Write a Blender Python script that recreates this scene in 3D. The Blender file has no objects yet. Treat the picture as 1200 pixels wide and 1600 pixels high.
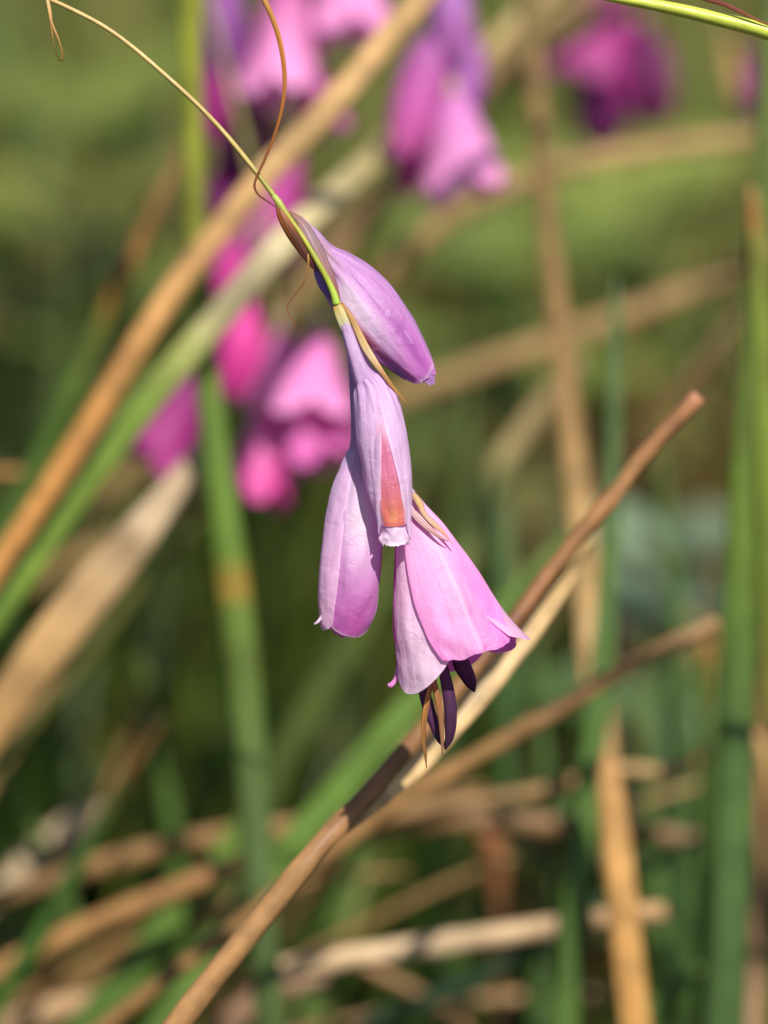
import bpy, math, random
import numpy as np
from mathutils import Vector, noise

random.seed(7)
rng = np.random.default_rng(7)
scene = bpy.context.scene
col = scene.collection

# ------------------------------------------------------------------ camera
PITCH = math.radians(14.0)
CAM = Vector((0, 0, 0.85))
LENS, SENS = 60.0, 17.3
K = SENS / LENS / 1600.0            # metres per photo pixel and metre of depth
D0 = 0.7214                         # focus distance
S = K * D0                          # metres per photo pixel at the subject
FWD = Vector((0, math.cos(PITCH), -math.sin(PITCH)))
UP = Vector((0, math.sin(PITCH), math.cos(PITCH)))
RIGHT = Vector((1, 0, 0))

cd = bpy.data.cameras.new('camera')
cam = bpy.data.objects.new('camera', cd)
col.objects.link(cam)
cam.location = CAM
cam.rotation_euler = (math.pi / 2 - PITCH, 0, 0)
cd.sensor_fit = 'VERTICAL'
cd.sensor_height = SENS
cd.sensor_width = 13.0
cd.lens = LENS
cd.clip_start = 0.02
cd.clip_end = 300
cd.dof.use_dof = True
cd.dof.focus_distance = D0 - 0.004
cd.dof.aperture_fstop = 3.1
scene.camera = cam

# ------------------------------------------------------------------ light
SUN_EL, SUN_AZ = math.radians(51), math.radians(20)   # behind the camera, a little to its right
sun_to = Vector((math.sin(SUN_AZ) * math.cos(SUN_EL), -math.cos(SUN_AZ) * math.cos(SUN_EL), math.sin(SUN_EL)))
w = bpy.data.worlds.new('World')
scene.world = w
w.use_nodes = True
nt = w.node_tree
sky = nt.nodes.new('ShaderNodeTexSky')
sky.sky_type = 'NISHITA'
sky.sun_disc = False
sky.sun_elevation = SUN_EL
sky.sun_rotation = math.atan2(sun_to.x, sun_to.y)
nt.links.new(sky.outputs[0], nt.nodes['Background'].inputs[0])
nt.nodes['Background'].inputs[1].default_value = 0.07
ld = bpy.data.lights.new('sun', 'SUN')
ld.energy = 4.8
ld.angle = math.radians(0.53)
ld.color = (1.0, 0.95, 0.86)
lo = bpy.data.objects.new('sun', ld)
col.objects.link(lo)
lo.location = (0, -2, 4)
lo.rotation_euler = (-sun_to).to_track_quat('-Z', 'Y').to_euler()

scene.view_settings.view_transform = 'Standard'
scene.view_settings.look = 'None'
scene.view_settings.exposure = 0.36
scene.view_settings.gamma = 1.0
scene.cycles.use_denoising = True
scene.cycles.max_bounces = 8
scene.cycles.transmission_bounces = 6

# ------------------------------------------------------------------ helpers
def lin(c):
    out = []
    for v in c:
        v = v / 255.0
        out.append(v / 12.92 if v <= 0.04045 else ((v + 0.055) / 1.055) ** 2.4)
    return out

def at(px, py, d=D0):
    return CAM + FWD * d + RIGHT * ((px - 600) * K * d) - UP * ((py - 800) * K * d)

O0 = at(600, 800, D0)
def M(x, y, z=0.0):
    """flower space (photo pixels of the subject plane, z towards the camera) -> world"""
    return O0 + RIGHT * ((x - 600) * S) - UP * ((y - 800) * S) - FWD * (z * S)

def catmull(pts, n):
    P = np.array(pts, float)
    m = len(P)
    ext = np.vstack([2 * P[0] - P[1], P, 2 * P[-1] - P[-2]])
    out = []
    for i in range(n):
        t = i / (n - 1) * (m - 1)
        k = min(int(t), m - 2)
        f = t - k
        p0, p1, p2, p3 = ext[k], ext[k + 1], ext[k + 2], ext[k + 3]
        out.append(0.5 * ((2 * p1) + (-p0 + p2) * f + (2 * p0 - 5 * p1 + 4 * p2 - p3) * f * f + (-p0 + 3 * p1 - 3 * p2 + p3) * f ** 3))
    return np.array(out)

def ramp(stops, t):
    """stops: [(t, (r,g,b) 0..255)] -> linear rgb"""
    if t <= stops[0][0]:
        return lin(stops[0][1])
    for (a, ca), (b, cb) in zip(stops, stops[1:]):
        if t <= b:
            f = (t - a) / max(1e-6, b - a)
            ca, cb = lin(ca), lin(cb)
            return [x + (y - x) * f for x, y in zip(ca, cb)]
    return lin(stops[-1][1])

ORIGIN = {}
def build(name, verts, faces, cols, uvs, mat, parent=None, origin=None, smooth=True):
    if origin is None:
        origin = ORIGIN[parent.name] if parent else Vector(verts[0])
    origin = Vector(origin)
    V = np.array([tuple(v) for v in verts], float) - np.array(origin)
    me = bpy.data.meshes.new(name)
    me.from_pydata(V.tolist(), [], faces)
    ca = me.attributes.new('pigment', 'FLOAT_COLOR', 'POINT')
    C = np.ones((len(V), 4), np.float32)
    C[:, :3] = np.array(cols, np.float32)
    ca.data.foreach_set('color', C.ravel())
    ua = me.attributes.new('strip', 'FLOAT_VECTOR', 'POINT')
    ua.data.foreach_set('vector', np.array(uvs, np.float32).ravel())
    if smooth:
        me.polygons.foreach_set('use_smooth', [True] * len(me.polygons))
    me.materials.append(mat)
    o = bpy.data.objects.new(name, me)
    col.objects.link(o)
    ORIGIN[o.name] = origin
    if parent:
        o.parent = parent
        o.location = origin - ORIGIN[parent.name]
    else:
        o.location = origin
    return o

def empty(name, loc):
    o = bpy.data.objects.new(name, None)
    o.empty_display_size = 0.02
    col.objects.link(o)
    o.location = loc
    ORIGIN[o.name] = Vector(loc)
    return o

def tag(o, label, cat, group=None, kind=None):
    if label: o['label'] = label
    if cat: o['category'] = cat
    if group: o['group'] = group
    if kind: o['kind'] = kind
    return o

# ------------------------------------------------------------------ materials
def new_mat(name):
    m = bpy.data.materials.new(name)
    m.use_nodes = True
    t = m.node_tree
    t.nodes.clear()
    return m, t

def N(t, kind, **kw):
    n = t.nodes.new(kind)
    for k, v in kw.items():
        setattr(n, k, v)
    return n

def strip_material(name, su, sv, lo_, hi_, rough, trans, bump, spec=0.4, blot=0.25, bscale=14.0, sparkle=0.0, sheen=0.0, trans_tint=(1, 1, 1)):
    """pigment attribute x lengthwise streaks x blotches; part of the light passes through"""
    m, t = new_mat(name)
    L = t.links
    pig = N(t, 'ShaderNodeAttribute', attribute_name='pigment')
    st = N(t, 'ShaderNodeAttribute', attribute_name='strip')
    mp = N(t, 'ShaderNodeMapping')
    mp.inputs['Scale'].default_value = (su, sv, 37.0)
    L.new(st.outputs['Vector'], mp.inputs['Vector'])
    n1 = N(t, 'ShaderNodeTexNoise')
    n1.inputs['Scale'].default_value = 1.0
    n1.inputs['Detail'].default_value = 4.0
    n1.inputs['Roughness'].default_value = 0.6
    L.new(mp.outputs[0], n1.inputs['Vector'])
    r1 = N(t, 'ShaderNodeMapRange')
    r1.inputs['From Min'].default_value = 0.3
    r1.inputs['From Max'].default_value = 0.7
    r1.inputs['To Min'].default_value = lo_
    r1.inputs['To Max'].default_value = hi_
    L.new(n1.outputs['Fac'], r1.inputs['Value'])
    mp2 = N(t, 'ShaderNodeMapping')
    mp2.inputs['Scale'].default_value = (1.6, bscale, 11.0)
    L.new(st.outputs['Vector'], mp2.inputs['Vector'])
    n2 = N(t, 'ShaderNodeTexNoise')
    n2.inputs['Scale'].default_value = 1.0
    n2.inputs['Detail'].default_value = 3.0
    L.new(mp2.outputs[0], n2.inputs['Vector'])
    r2 = N(t, 'ShaderNodeMapRange')
    r2.inputs['From Min'].default_value = 0.3
    r2.inputs['From Max'].default_value = 0.7
    r2.inputs['To Min'].default_value = 1.0 - blot
    r2.inputs['To Max'].default_value = 1.0 + blot
    L.new(n2.outputs['Fac'], r2.inputs['Value'])
    mul = N(t, 'ShaderNodeMath', operation='MULTIPLY')
    L.new(r1.outputs[0], mul.inputs[0])
    L.new(r2.outputs[0], mul.inputs[1])
    vm = N(t, 'ShaderNodeVectorMath', operation='SCALE')
    L.new(pig.outputs['Color'], vm.inputs[0])
    L.new(mul.outputs[0], vm.inputs['Scale'])
    bs = N(t, 'ShaderNodeBsdfPrincipled')
    bs.inputs['Roughness'].default_value = rough
    bs.inputs['Specular IOR Level'].default_value = spec
    if sheen:
        bs.inputs['Sheen Weight'].default_value = sheen
        bs.inputs['Sheen Roughness'].default_value = 0.4
    L.new(vm.outputs[0], bs.inputs['Base Color'])
    bp = N(t, 'ShaderNodeBump')
    bp.inputs['Strength'].default_value = bump
    bp.inputs['Distance'].default_value = 0.0004
    hsrc = n1.outputs['Fac']
    if sparkle:
        tc = N(t, 'ShaderNodeTexCoord')
        vo = N(t, 'ShaderNodeTexVoronoi')
        vo.inputs['Scale'].default_value = 3800.0
        L.new(tc.outputs['Object'], vo.inputs['Vector'])
        ad = N(t, 'ShaderNodeMath', operation='MULTIPLY_ADD')
        L.new(vo.outputs['Distance'], ad.inputs[0])
        ad.inputs[1].default_value = sparkle
        L.new(n1.outputs['Fac'], ad.inputs[2])
        cn = N(t, 'ShaderNodeTexNoise')
        cn.inputs['Scale'].default_value = 330.0
        cn.inputs['Detail'].default_value = 5.0
        cn.inputs['Distortion'].default_value = 0.6
        L.new(tc.outputs['Object'], cn.inputs['Vector'])
        a2 = N(t, 'ShaderNodeMath', operation='MULTIPLY_ADD')
        L.new(cn.outputs['Fac'], a2.inputs[0])
        a2.inputs[1].default_value = 2.6
        L.new(ad.outputs[0], a2.inputs[2])
        hsrc = a2.outputs[0]
    L.new(hsrc, bp.inputs['Height'])
    L.new(bp.outputs[0], bs.inputs['Normal'])
    out = N(t, 'ShaderNodeOutputMaterial')
    if trans > 0:
        tr = N(t, 'ShaderNodeBsdfTranslucent')
        tt = N(t, 'ShaderNodeVectorMath', operation='MULTIPLY')
        L.new(vm.outputs[0], tt.inputs[0])
        tt.inputs[1].default_value = trans_tint
        L.new(tt.outputs[0], tr.inputs['Color'])
        mx = N(t, 'ShaderNodeMixShader')
        mx.inputs[0].default_value = trans
        L.new(bs.outputs[0], mx.inputs[1])
        L.new(tr.outputs[0], mx.inputs[2])
        L.new(mx.outputs[0], out.inputs['Surface'])
    else:
        L.new(bs.outputs[0], out.inputs['Surface'])
    return m

MAT = {
    'petal': strip_material('petal', 13, 1.6, 0.93, 1.06, 0.40, 0.42, 0.4, spec=0.42, blot=0.12, bscale=2.5, sparkle=0.35, sheen=0.15, trans_tint=(1.0, 0.8, 1.0)),
    'far_petal': strip_material('far_petal', 12, 1.6, 0.85, 1.12, 0.5, 0.32, 0.3, spec=0.3, blot=0.12, bscale=2.5),
    'leaf': strip_material('green_leaf', 9, 6, 0.80, 1.18, 0.45, 0.18, 0.5, spec=0.3, blot=0.22, bscale=9, trans_tint=(0.9, 1.0, 0.5)),
    'straw': strip_material('dry_straw', 9, 7, 0.72, 1.20, 0.5, 0.08, 0.7, spec=0.35, blot=0.28, bscale=16),
    'stem': strip_material('wiry_stem', 5, 16, 0.82, 1.15, 0.4, 0.0, 0.4, spec=0.45, blot=0.15, bscale=24),
    'bract': strip_material('papery_bract', 10, 3, 0.55, 1.25, 0.45, 0.25, 0.8, spec=0.4, blot=0.3, bscale=5),
    'anther': strip_material('anther', 7, 4, 0.6, 1.3, 0.65, 0.0, 1.0, spec=0.25, blot=0.3, bscale=6),
    'meadow': strip_material('meadow_foliage', 3, 3, 0.75, 1.2, 0.5, 0.22, 0.0, spec=0.35, blot=0.2, bscale=3, trans_tint=(0.9, 1.0, 0.4)),
}

def ground_material():
    m, t = new_mat('soil_and_litter')
    L = t.links
    tc = N(t, 'ShaderNodeTexCoord')
    n = N(t, 'ShaderNodeTexNoise')
    n.inputs['Scale'].default_value = 9.0
    n.inputs['Detail'].default_value = 8.0
    L.new(tc.outputs['Object'], n.inputs['Vector'])
    cr = N(t, 'ShaderNodeValToRGB')
    e = cr.color_ramp.elements
    e[0].position = 0.35; e[0].color = (0.012, 0.010, 0.005, 1)
    e[1].position = 0.7; e[1].color = (0.05, 0.055, 0.018, 1)
    L.new(n.outputs['Fac'], cr.inputs['Fac'])
    bs = N(t, 'ShaderNodeBsdfPrincipled')
    bs.inputs['Roughness'].default_value = 0.95
    L.new(cr.outputs[0], bs.inputs['Base Color'])
    bp = N(t, 'ShaderNodeBump')
    bp.inputs['Distance'].default_value = 0.02
    L.new(n.outputs['Fac'], bp.inputs['Height'])
    L.new(bp.outputs[0], bs.inputs['Normal'])
    out = N(t, 'ShaderNodeOutputMaterial')
    L.new(bs.outputs[0], out.inputs['Surface'])
    return m
MAT['ground'] = ground_material()

# ------------------------------------------------------------------ mesh makers
def frames(P, ref):
    """tangent, side and facing vectors along a 3D polyline; the facing vector stays near ref"""
    n = len(P)
    T = []
    for i in range(n):
        a, b = P[max(0, i - 1)], P[min(n - 1, i + 1)]
        T.append((b - a).normalized())
    out = []
    for t in T:
        s = t.cross(ref)
        if s.length < 1e-4:
            s = t.cross(Vector((1, 0, 0)))
        s.normalize()
        f = s.cross(t).normalized()
        out.append((t, s, f))
    return out

def strand(P, W, C, flat=1.0, nside=10, ref=None, twist=0.0, keel=0.0, cut=False, seed=None, rough=0.0, fold=0.0):
    """a closed strand of oval section along P; W half widths, C colours; returns mesh data"""
    P = [Vector(p) for p in P]
    ref = ref or -FWD
    F = frames(P, ref)
    n = len(P)
    seed = random.random() * 10 if seed is None else seed
    ln = [0.0]
    for i in range(1, n):
        ln.append(ln[-1] + (P[i] - P[i - 1]).length)
    V, Fc, CC, UV = [], [], [], []
    for i in range(n):
        t, s, f = F[i]
        a0 = twist * ln[i] / max(ln[-1], 1e-6)
        ca, sa = math.cos(a0), math.sin(a0)
        s2 = s * ca + f * sa
        f2 = f * ca - s * sa
        for j in range(nside):
            th = 2 * math.pi * j / nside
            x, y = math.cos(th), math.sin(th)
            r = 1.0
            if rough:
                r += rough * noise.noise(Vector((x * 1.3 + seed * 5, y * 1.3, ln[i] * 140)))
            yy = y * flat
            if keel:
                yy += keel * (1 - abs(x)) * (1 if y > 0 else 0.6) * flat
            yy -= fold * (x * x)
            V.append(P[i] + s2 * (x * W[i] * r) + f2 * (yy * W[i] * r))
            CC.append(C[i])
            UV.append((j / nside if j <= nside / 2 else 1 - j / nside, ln[i] / 0.12, seed))
    for i in range(n - 1):
        for j in range(nside):
            k = (j + 1) % nside
            Fc.append((i * nside + j, i * nside + k, (i + 1) * nside + k, (i + 1) * nside + j))
    def cap(i, rev):
        c = len(V)
        V.append(P[i]); CC.append(C[i]); UV.append((0.5, ln[i] / 0.12, seed))
        for j in range(nside):
            k = (j + 1) % nside
            q = (i * nside + j, i * nside + k, c)
            Fc.append(q if rev else q[::-1])
    cap(0, False)
    if cut:                      # broken hollow end: rim, then a recess
        t, s, f = F[-1]
        base = (n - 1) * nside
        prev = base
        for sc, dz in ((0.66, 0.1), (0.55, -1.6)):
            st = len(V)
            for j in range(nside):
                V.append(P[-1] + (V[base + j] - P[-1]) * sc + t * (dz * W[-1]))
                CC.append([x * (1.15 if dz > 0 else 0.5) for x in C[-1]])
                UV.append((0.5, ln[-1] / 0.12, seed))
            for j in range(nside):
                k = (j + 1) % nside
                Fc.append((prev + j, prev + k, st + k, st + j))
            prev = st
        c = len(V)
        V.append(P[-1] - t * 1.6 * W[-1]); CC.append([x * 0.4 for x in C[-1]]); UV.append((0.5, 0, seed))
        for j in range(nside):
            Fc.append((prev + j, prev + (j + 1) % nside, c))
    else:
        cap(n - 1, True)
    return V, Fc, CC, UV

def bez(a, b, c, n):
    return [a * (1 - t) ** 2 + b * 2 * t * (1 - t) + c * t * t for t in [i / n for i in range(n + 1)]]

def root_points(p0, p1, n=14, spread=0.35):
    """from the ground up to p0, continuing the line p1->p0 and bending down"""
    T = (p0 - p1).normalized()
    drop = max(0.5, -T.z)
    L = 0.55 * p0.z / drop
    c = p0 + T * L
    if c.z < 0.05: c.z = 0.05
    e = Vector((c.x + T.x * L * spread, c.y + T.y * L * spread + 0.02, -0.015))
    return bez(e, c, p0, n)[:-1]

def blade(name, label, cat, pts, cols, d, kind='leaf', group=None, root=True, tip=0.0, flat=None, twist=0.0,
          cut=False, nodes=(), droop=0.25, fold=0.0, n=34, parent=None, mat=None, rough=0.0, keel=0.0, ws=0.78):
    """pts root -> tip: (px, py, full width in px [, depth]); cols: stops over the part in view"""
    Q = [(p[0], p[1], p[2], p[3] if len(p) > 3 else d) for p in pts]
    R = catmull(Q, n)
    P = [at(r[0], r[1], r[3]) for r in R]
    W = [max(0.00012, r[2] * ws * K * r[3] * 0.5) for r in R]
    C = [[(0.66 if kind == 'leaf' else 0.76) * q for q in ramp(cols, i / (n - 1))] for i in range(n)]
    for f, g in nodes:               # swollen joints
        for i in range(n):
            W[i] *= 1 + g * math.exp(-((i / (n - 1) - f) / 0.018) ** 2)
    if root:
        rp = root_points(P[0], P[1])
        m = len(rp)
        P = rp + P
        W = [W[0] * (0.75 + 0.25 * i / m) for i in range(m)] + W
        C = [C[0]] * m + C
    if tip > 0:
        T = (P[-1] - P[-2]).normalized()
        a = P[-1]
        b = a + T * tip * 0.6
        c = a + T * tip + Vector((0, 0, -droop * tip))
        ex = bez(a, b, c, 10)[1:]
        w0, c0 = W[-1], C[-1]
        P += ex
        W += [max(0.0002, w0 * (1 - ((i + 1) / 10) ** 1.6)) for i in range(10)]
        C += [c0] * 10
    if flat is None:
        flat = 0.22 if kind == 'leaf' else 0.9
    d_ = strand(P, W, C, flat=flat, nside=12, twist=twist, cut=cut, fold=fold, rough=rough, keel=keel)
    o = build(name, *d_, mat or MAT['leaf' if kind == 'leaf' else 'straw'], parent=parent)
    if label:
        tag(o, label, cat, group)
    return o

def wire(name, pts, widths, cols, parent, mat, flat=1.0, n=40, nside=10, twist=0.0, space=M, tail=None, rough=0.0, head=None, fold=0.0):
    """thin strand through flower-space points (x, y, z); widths full px"""
    R = catmull([(*p, wd) for p, wd in zip(pts, widths)], n)
    P = [space(r[0], r[1], r[2]) for r in R]
    W = [max(0.00006, r[3] * S * 0.5) for r in R]
    C = [ramp(cols, i / (n - 1)) for i in range(n)]
    if head:
        P = head + P; W = [W[0]] * len(head) + W; C = [C[0]] * len(head) + C
    return build(name, *strand(P, W, C, flat=flat, nside=nside, twist=twist, rough=rough, fold=fold), mat, parent=parent)

class Axis:
    """flower axis: control points (x, y, z, half width, half depth)"""
    def __init__(self, pts, space=M, scale=S):
        self.R = catmull(pts, 60)
        self.space = space
    def at(self, t):
        f = t * 59
        k = int(max(0, min(58, math.floor(f))))
        r = self.R[k] + (self.R[k + 1] - self.R[k]) * (f - k)
        dr = self.R[k + 1] - self.R[k]
        T = Vector(dr[:3]).normalized()
        Nn = Vector((0, 0, 1)) - T * T.z
        Nn.normalize()
        Sd = Vector((-T.y, T.x, 0))     # image-plane perpendicular
        if Sd.length < 1e-4: Sd = Vector((1, 0, 0))
        Sd.normalize()
        if Sd.x < 0: Sd = -Sd
        return Vector(r[:3]), Sd, Nn, r[3], r[4]

def petal(parent, ax, th, hw, t0=0.0, t1=1.0, tipk=0.12, tipp=2.2, layer=0.0, cfun=None, curl=0.0, flare=0.0, wr=0.02,
          nu=15, nv=30, mat='petal', name='petal', hw_end=None, notch=0.0, rib=0.0, wscale=(2.5, 6.0), tipshift=0.0, frill=0.0, edge_in=0.0, label=None, th_end=None, pleat=0.0, pleat_v=0.15, pleat_s=0.25, pleat_n=5.0, flare_p=7.0):
    seed = random.random() * 20
    V, Fc, C, UV = [], [], [], []
    hw_end = hw if hw_end is None else hw_end
    for i in range(nv + 1):
        v = i / nv
        for j in range(nu + 1):
            u = 2 * j / nu - 1
            te = t1 - tipk * abs(u - tipshift) ** tipp + notch * math.exp(-(u / 0.15) ** 2)
            te += frill * noise.noise(Vector((u * 5 + seed, 3.1, seed)))
            t = t0 + (te - t0) * v
            h = hw + (hw_end - hw) * v * v
            A, Sd, Nn, a, b = ax.at(t)
            ang = math.radians(th + ((th_end - th) * v * v if th_end is not None else 0) + u * h)
            rho = 1 + layer + curl * abs(u) ** 3 * v * v + flare * v ** flare_p - edge_in * abs(u) ** 6
            rho += rib * math.exp(-(u / 0.10) ** 2) * min(1, v * 2)
            rho += wr * noise.noise(Vector((u * wscale[0] + seed, v * wscale[1], seed * 1.7))) * (0.4 + v)
            if pleat:
                rho += pleat * math.exp(-((v - pleat_v) / pleat_s) ** 2) * math.sin(u * pleat_n * 3.14 + 2.5 * noise.noise(Vector((u * 2, v * 3, seed))) + seed)
            p = A + Sd * (math.sin(ang) * a * rho) + Nn * (math.cos(ang) * b * rho)
            V.append(ax.space(*p))
            C.append(cfun(u, v))
            UV.append((u * 0.5 + 0.5, v, seed))
    for i in range(nv):
        for j in range(nu):
            k = i * (nu + 1) + j
            Fc.append((k, k + 1, k + nu + 2, k + nu + 1))
    o = build(name, V, Fc, C, UV, MAT[mat], parent=parent)
    if label: o['label'] = label
    return o

def flower_tube(parent, ax, t0, t1, cfun, name='flower', mat='petal', wr=0.03, shrink=0.9):
    """the narrow closed base of the flower that carries the petals"""
    seed = random.random() * 20
    nv, ns = 16, 20
    V, Fc, C, UV = [], [], [], []
    for i in range(nv + 1):
        v = i / nv
        A, Sd, Nn, a, b = ax.at(t0 + (t1 - t0) * v)
        for j in range(ns):
            an = 2 * math.pi * j / ns
            r = shrink * (1 + wr * math.sin(an * 6 + seed) + wr * noise.noise(Vector((math.cos(an) * 2, math.sin(an) * 2, v * 4 + seed))))
            V.append(ax.space(*(A + Sd * (math.sin(an) * a * r) + Nn * (math.cos(an) * b * r))))
            C.append(cfun(0, v)); UV.append((abs(2 * j / ns - 1), v, seed))
    for i in range(nv):
        for j in range(ns):
            k = (j + 1) % ns
            Fc.append((i * ns + j, i * ns + k, (i + 1) * ns + k, (i + 1) * ns + j))
    return build(name, V, Fc, C, UV, MAT[mat], parent=parent)

def mixc(a, b, f):
    f = max(0.0, min(1.0, f))
    return [x + (y - x) * f for x, y in zip(a, b)]

# ------------------------------------------------------------------ setting
def make_ground():
    n = 90
    xs = np.concatenate([np.linspace(-60, -6, 12), np.linspace(-5, 5, 60), np.linspace(6, 60, 12)])
    ys = np.concatenate([np.linspace(-30, -2, 8), np.linspace(-1.5, 10, 60), np.linspace(12, 120, 16)])
    V, Fc = [], []
    for y in ys:
        for x in xs:
            near = 1.0 if abs(x) < 6 and -2 < y < 11 else 0.3
            V.append((x, y, -0.004 + 0.012 * near * noise.noise(Vector((x * 1.7, y * 1.7, 0)))))
    nx = len(xs)
    for i in range(len(ys) - 1):
        for j in range(nx - 1):
            k = i * nx + j
            Fc.append((k, k + 1, k + nx + 1, k + nx))
    o = build('ground', V, Fc, [(0.03, 0.03, 0.01)] * len(V), [(0, 0, 0)] * len(V), MAT['ground'], origin=(0, 0, 0))
    o['kind'] = 'structure'
make_ground()

def meadow(name, label, count, ylo, yhi, hlo, hhi, wlo, whi, palette, seed, xspread=0.55, lean=0.35, ypow=1.0, low_right=0.0):
    """uncountable background foliage, each blade a curved two-sided strip with a fold"""
    r = np.random.default_rng(seed)
    y = ylo + (yhi - ylo) * r.random(count) ** ypow
    x = (r.random(count) * 2 - 1) * (0.45 + xspread * y * 0.55)
    h = hlo + (hhi - hlo) * r.random(count)
    cl = np.array([noise.noise(Vector((a * 2.6, b * 1.6, seed))) for a, b in zip(x, y)])
    h = h * (1 + 0.45 * cl) * (1 - low_right * np.clip((x + 0.03 * y) / (0.10 * y), 0, 1))
    wd = wlo + (whi - wlo) * r.random(count)
    yaw = r.random(count) * 2 * math.pi
    ln = lean * (0.25 + r.random(count)) * h
    pal = np.array([lin(c) for c in palette])
    cl = cl + 0.9 * np.array([noise.noise(Vector((a * 11, b * 4.0, seed + 7))) for a, b in zip(x, y)])
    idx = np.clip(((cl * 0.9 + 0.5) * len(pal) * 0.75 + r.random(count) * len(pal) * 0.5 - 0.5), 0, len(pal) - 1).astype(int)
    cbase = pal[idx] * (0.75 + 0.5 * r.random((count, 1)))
    tq = r.random(count) * 2 * math.pi
    seg = 6
    V = np.zeros((count, seg + 1, 3, 3)); C = np.zeros((count, seg + 1, 3, 3)); U = np.zeros((count, seg + 1, 3, 3))
    dx, dy = np.cos(yaw), np.sin(yaw)
    for i in range(seg + 1):
        t = i / seg
        wv = wd * (1 - t ** 2.2) * 0.5 + 0.0004
        cx, cy = x + dx * ln * t ** 2, y + dy * ln * t ** 2
        cz = h * (t - 0.25 * (ln / h) * t ** 3) - 0.01
        sx, sy = np.cos(tq + t * 0.8), np.sin(tq + t * 0.8)
        for j, q in enumerate((-1, 0, 1)):
            V[:, i, j, 0] = cx + sx * wv * q + (0 if q else -sy * wv * 0.4)
            V[:, i, j, 1] = cy + sy * wv * q + (0 if q else sx * wv * 0.4)
            V[:, i, j, 2] = cz
            C[:, i, j] = cbase
            U[:, i, j, 0] = q * 0.5 + 0.5; U[:, i, j, 1] = t; U[:, i, j, 2] = tq
    base = np.arange(count)[:, None] * (seg + 1) * 3
    fs = []
    for i in range(seg):
        for j in range(2):
            k = i * 3 + j
            fs.append(np.hstack([base + k, base + k + 1, base + k + 4, base + k + 3]))
    Fc = np.vstack(fs).tolist()
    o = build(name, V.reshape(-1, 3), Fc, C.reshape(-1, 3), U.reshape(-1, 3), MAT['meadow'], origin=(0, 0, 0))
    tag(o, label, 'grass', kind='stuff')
    return o

meadow('background_grass', 'dense grassy foliage, its green darkened as shade in the depth behind the flowers', 9000, 1.1, 2.6, 0.28, 0.58, 0.008, 0.020,
       [(22, 32, 7), (30, 46, 10), (42, 62, 15), (62, 84, 26), (96, 106, 40)], 3, ypow=0.9, low_right=0.38)  # palette darkened in place of the shade deep in the clump
meadow('far_meadow_grass', 'pale olive meadow growth blurred far behind everything', 9000, 2.4, 9.5, 0.22, 0.52, 0.010, 0.030,
       [(34, 46, 14), (62, 82, 28), (92, 112, 44), (116, 134, 58), (140, 134, 74), (100, 130, 66)], 5, ypow=1.3)
meadow('dead_grass_litter', 'tangle of thin dead straw among the background grass', 2400, 1.3, 6.5, 0.2, 0.55, 0.005, 0.015,
       [(150, 118, 66), (170, 138, 84), (128, 96, 52), (104, 74, 44)], 9, lean=0.9)

meadow('withered_leaf_litter', 'broad withered brown leaves scattered through the far meadow growth', 420, 1.7, 5.0, 0.22, 0.6, 0.014, 0.032,
       [(120, 96, 56), (140, 112, 66), (104, 78, 46), (66, 48, 28)], 21, lean=0.8)

# ------------------------------------------------------------------ background blades
TAN = (214, 172, 116); TAN2 = (196, 150, 92); ORG = (206, 146, 78); CREAM = (226, 206, 158); PALE = (222, 194, 158)
DULL = (150, 122, 78); BRN = (140, 96, 56); DKB = (110, 66, 36)
GRN = (104, 140, 56); GRB = (134, 164, 66); GRD = (70, 104, 44); GRG = (92, 122, 70); OLV = (128, 134, 48)

blade('dry_grass_blade', 'orange tan dry blade slanting behind the wiry stem above a half green one', 'dry grass',
      [(-90, 1010, 46), (0, 878, 46), (130, 680, 50), (260, 470, 52), (400, 290, 54), (530, 150, 56), (680, -30, 56)],
      [(0, ORG), (0.35, ORG), (0.7, TAN), (1, TAN)], 0.92, kind='straw', flat=0.45, tip=0.12)
blade('half_dry_blade', 'grass blade fading from fresh green to cream, crossing behind the top flower', 'grass',
      [(-80, 1060, 52), (0, 950, 54), (110, 790, 58), (220, 640, 60), (330, 510, 60), (470, 350, 56), (600, 232, 50, 1.06), (740, 100, 44, 1.13), (860, -20, 38, 1.15)],
      [(0, GRN), (0.18, GRB), (0.38, GRB), (0.47, (190, 194, 112)), (0.54, (244, 226, 182)), (0.75, (226, 208, 136)), (1, (190, 160, 108))], 0.93, flat=0.3, tip=0.12)
blade('green_grass_stem', 'tall green upright stem with a tan scar, rising left of the flowers', 'grass_stem',
      [(425, 1640, 60), (408, 1420, 62), (392, 1200, 68), (374, 1000, 70), (350, 800, 62), (325, 600, 52), (308, 380, 46), (300, 150, 44), (298, -30, 44)],
      [(0, (90, 112, 58)), (0.2, (96, 118, 66)), (0.36, (116, 138, 60)), (0.405, (112, 140, 56)), (0.425, (188, 150, 62)), (0.44, (160, 140, 58)), (0.455, (108, 140, 54)), (0.6, (116, 146, 58)), (0.75, (150, 156, 56)), (1, (156, 162, 44))], 0.942, flat=0.55, tip=0.3, n=70)  # upright grass stem of the clump, modelled on its own
blade('half_dry_blade', 'thin blade with brown dried upper half and green base, behind the slanting tan blade', 'grass',
      [(-60, 930, 40), (0, 835, 40), (60, 720, 38), (120, 590, 34), (185, 450, 30), (250, 310, 26), (310, 190, 22)],
      [(0, GRD), (0.45, (88, 116, 40)), (0.6, (110, 120, 44)), (0.66, (182, 112, 40)), (0.8, (156, 116, 66)), (1, (160, 128, 84))], 1.03, flat=0.3)
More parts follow.
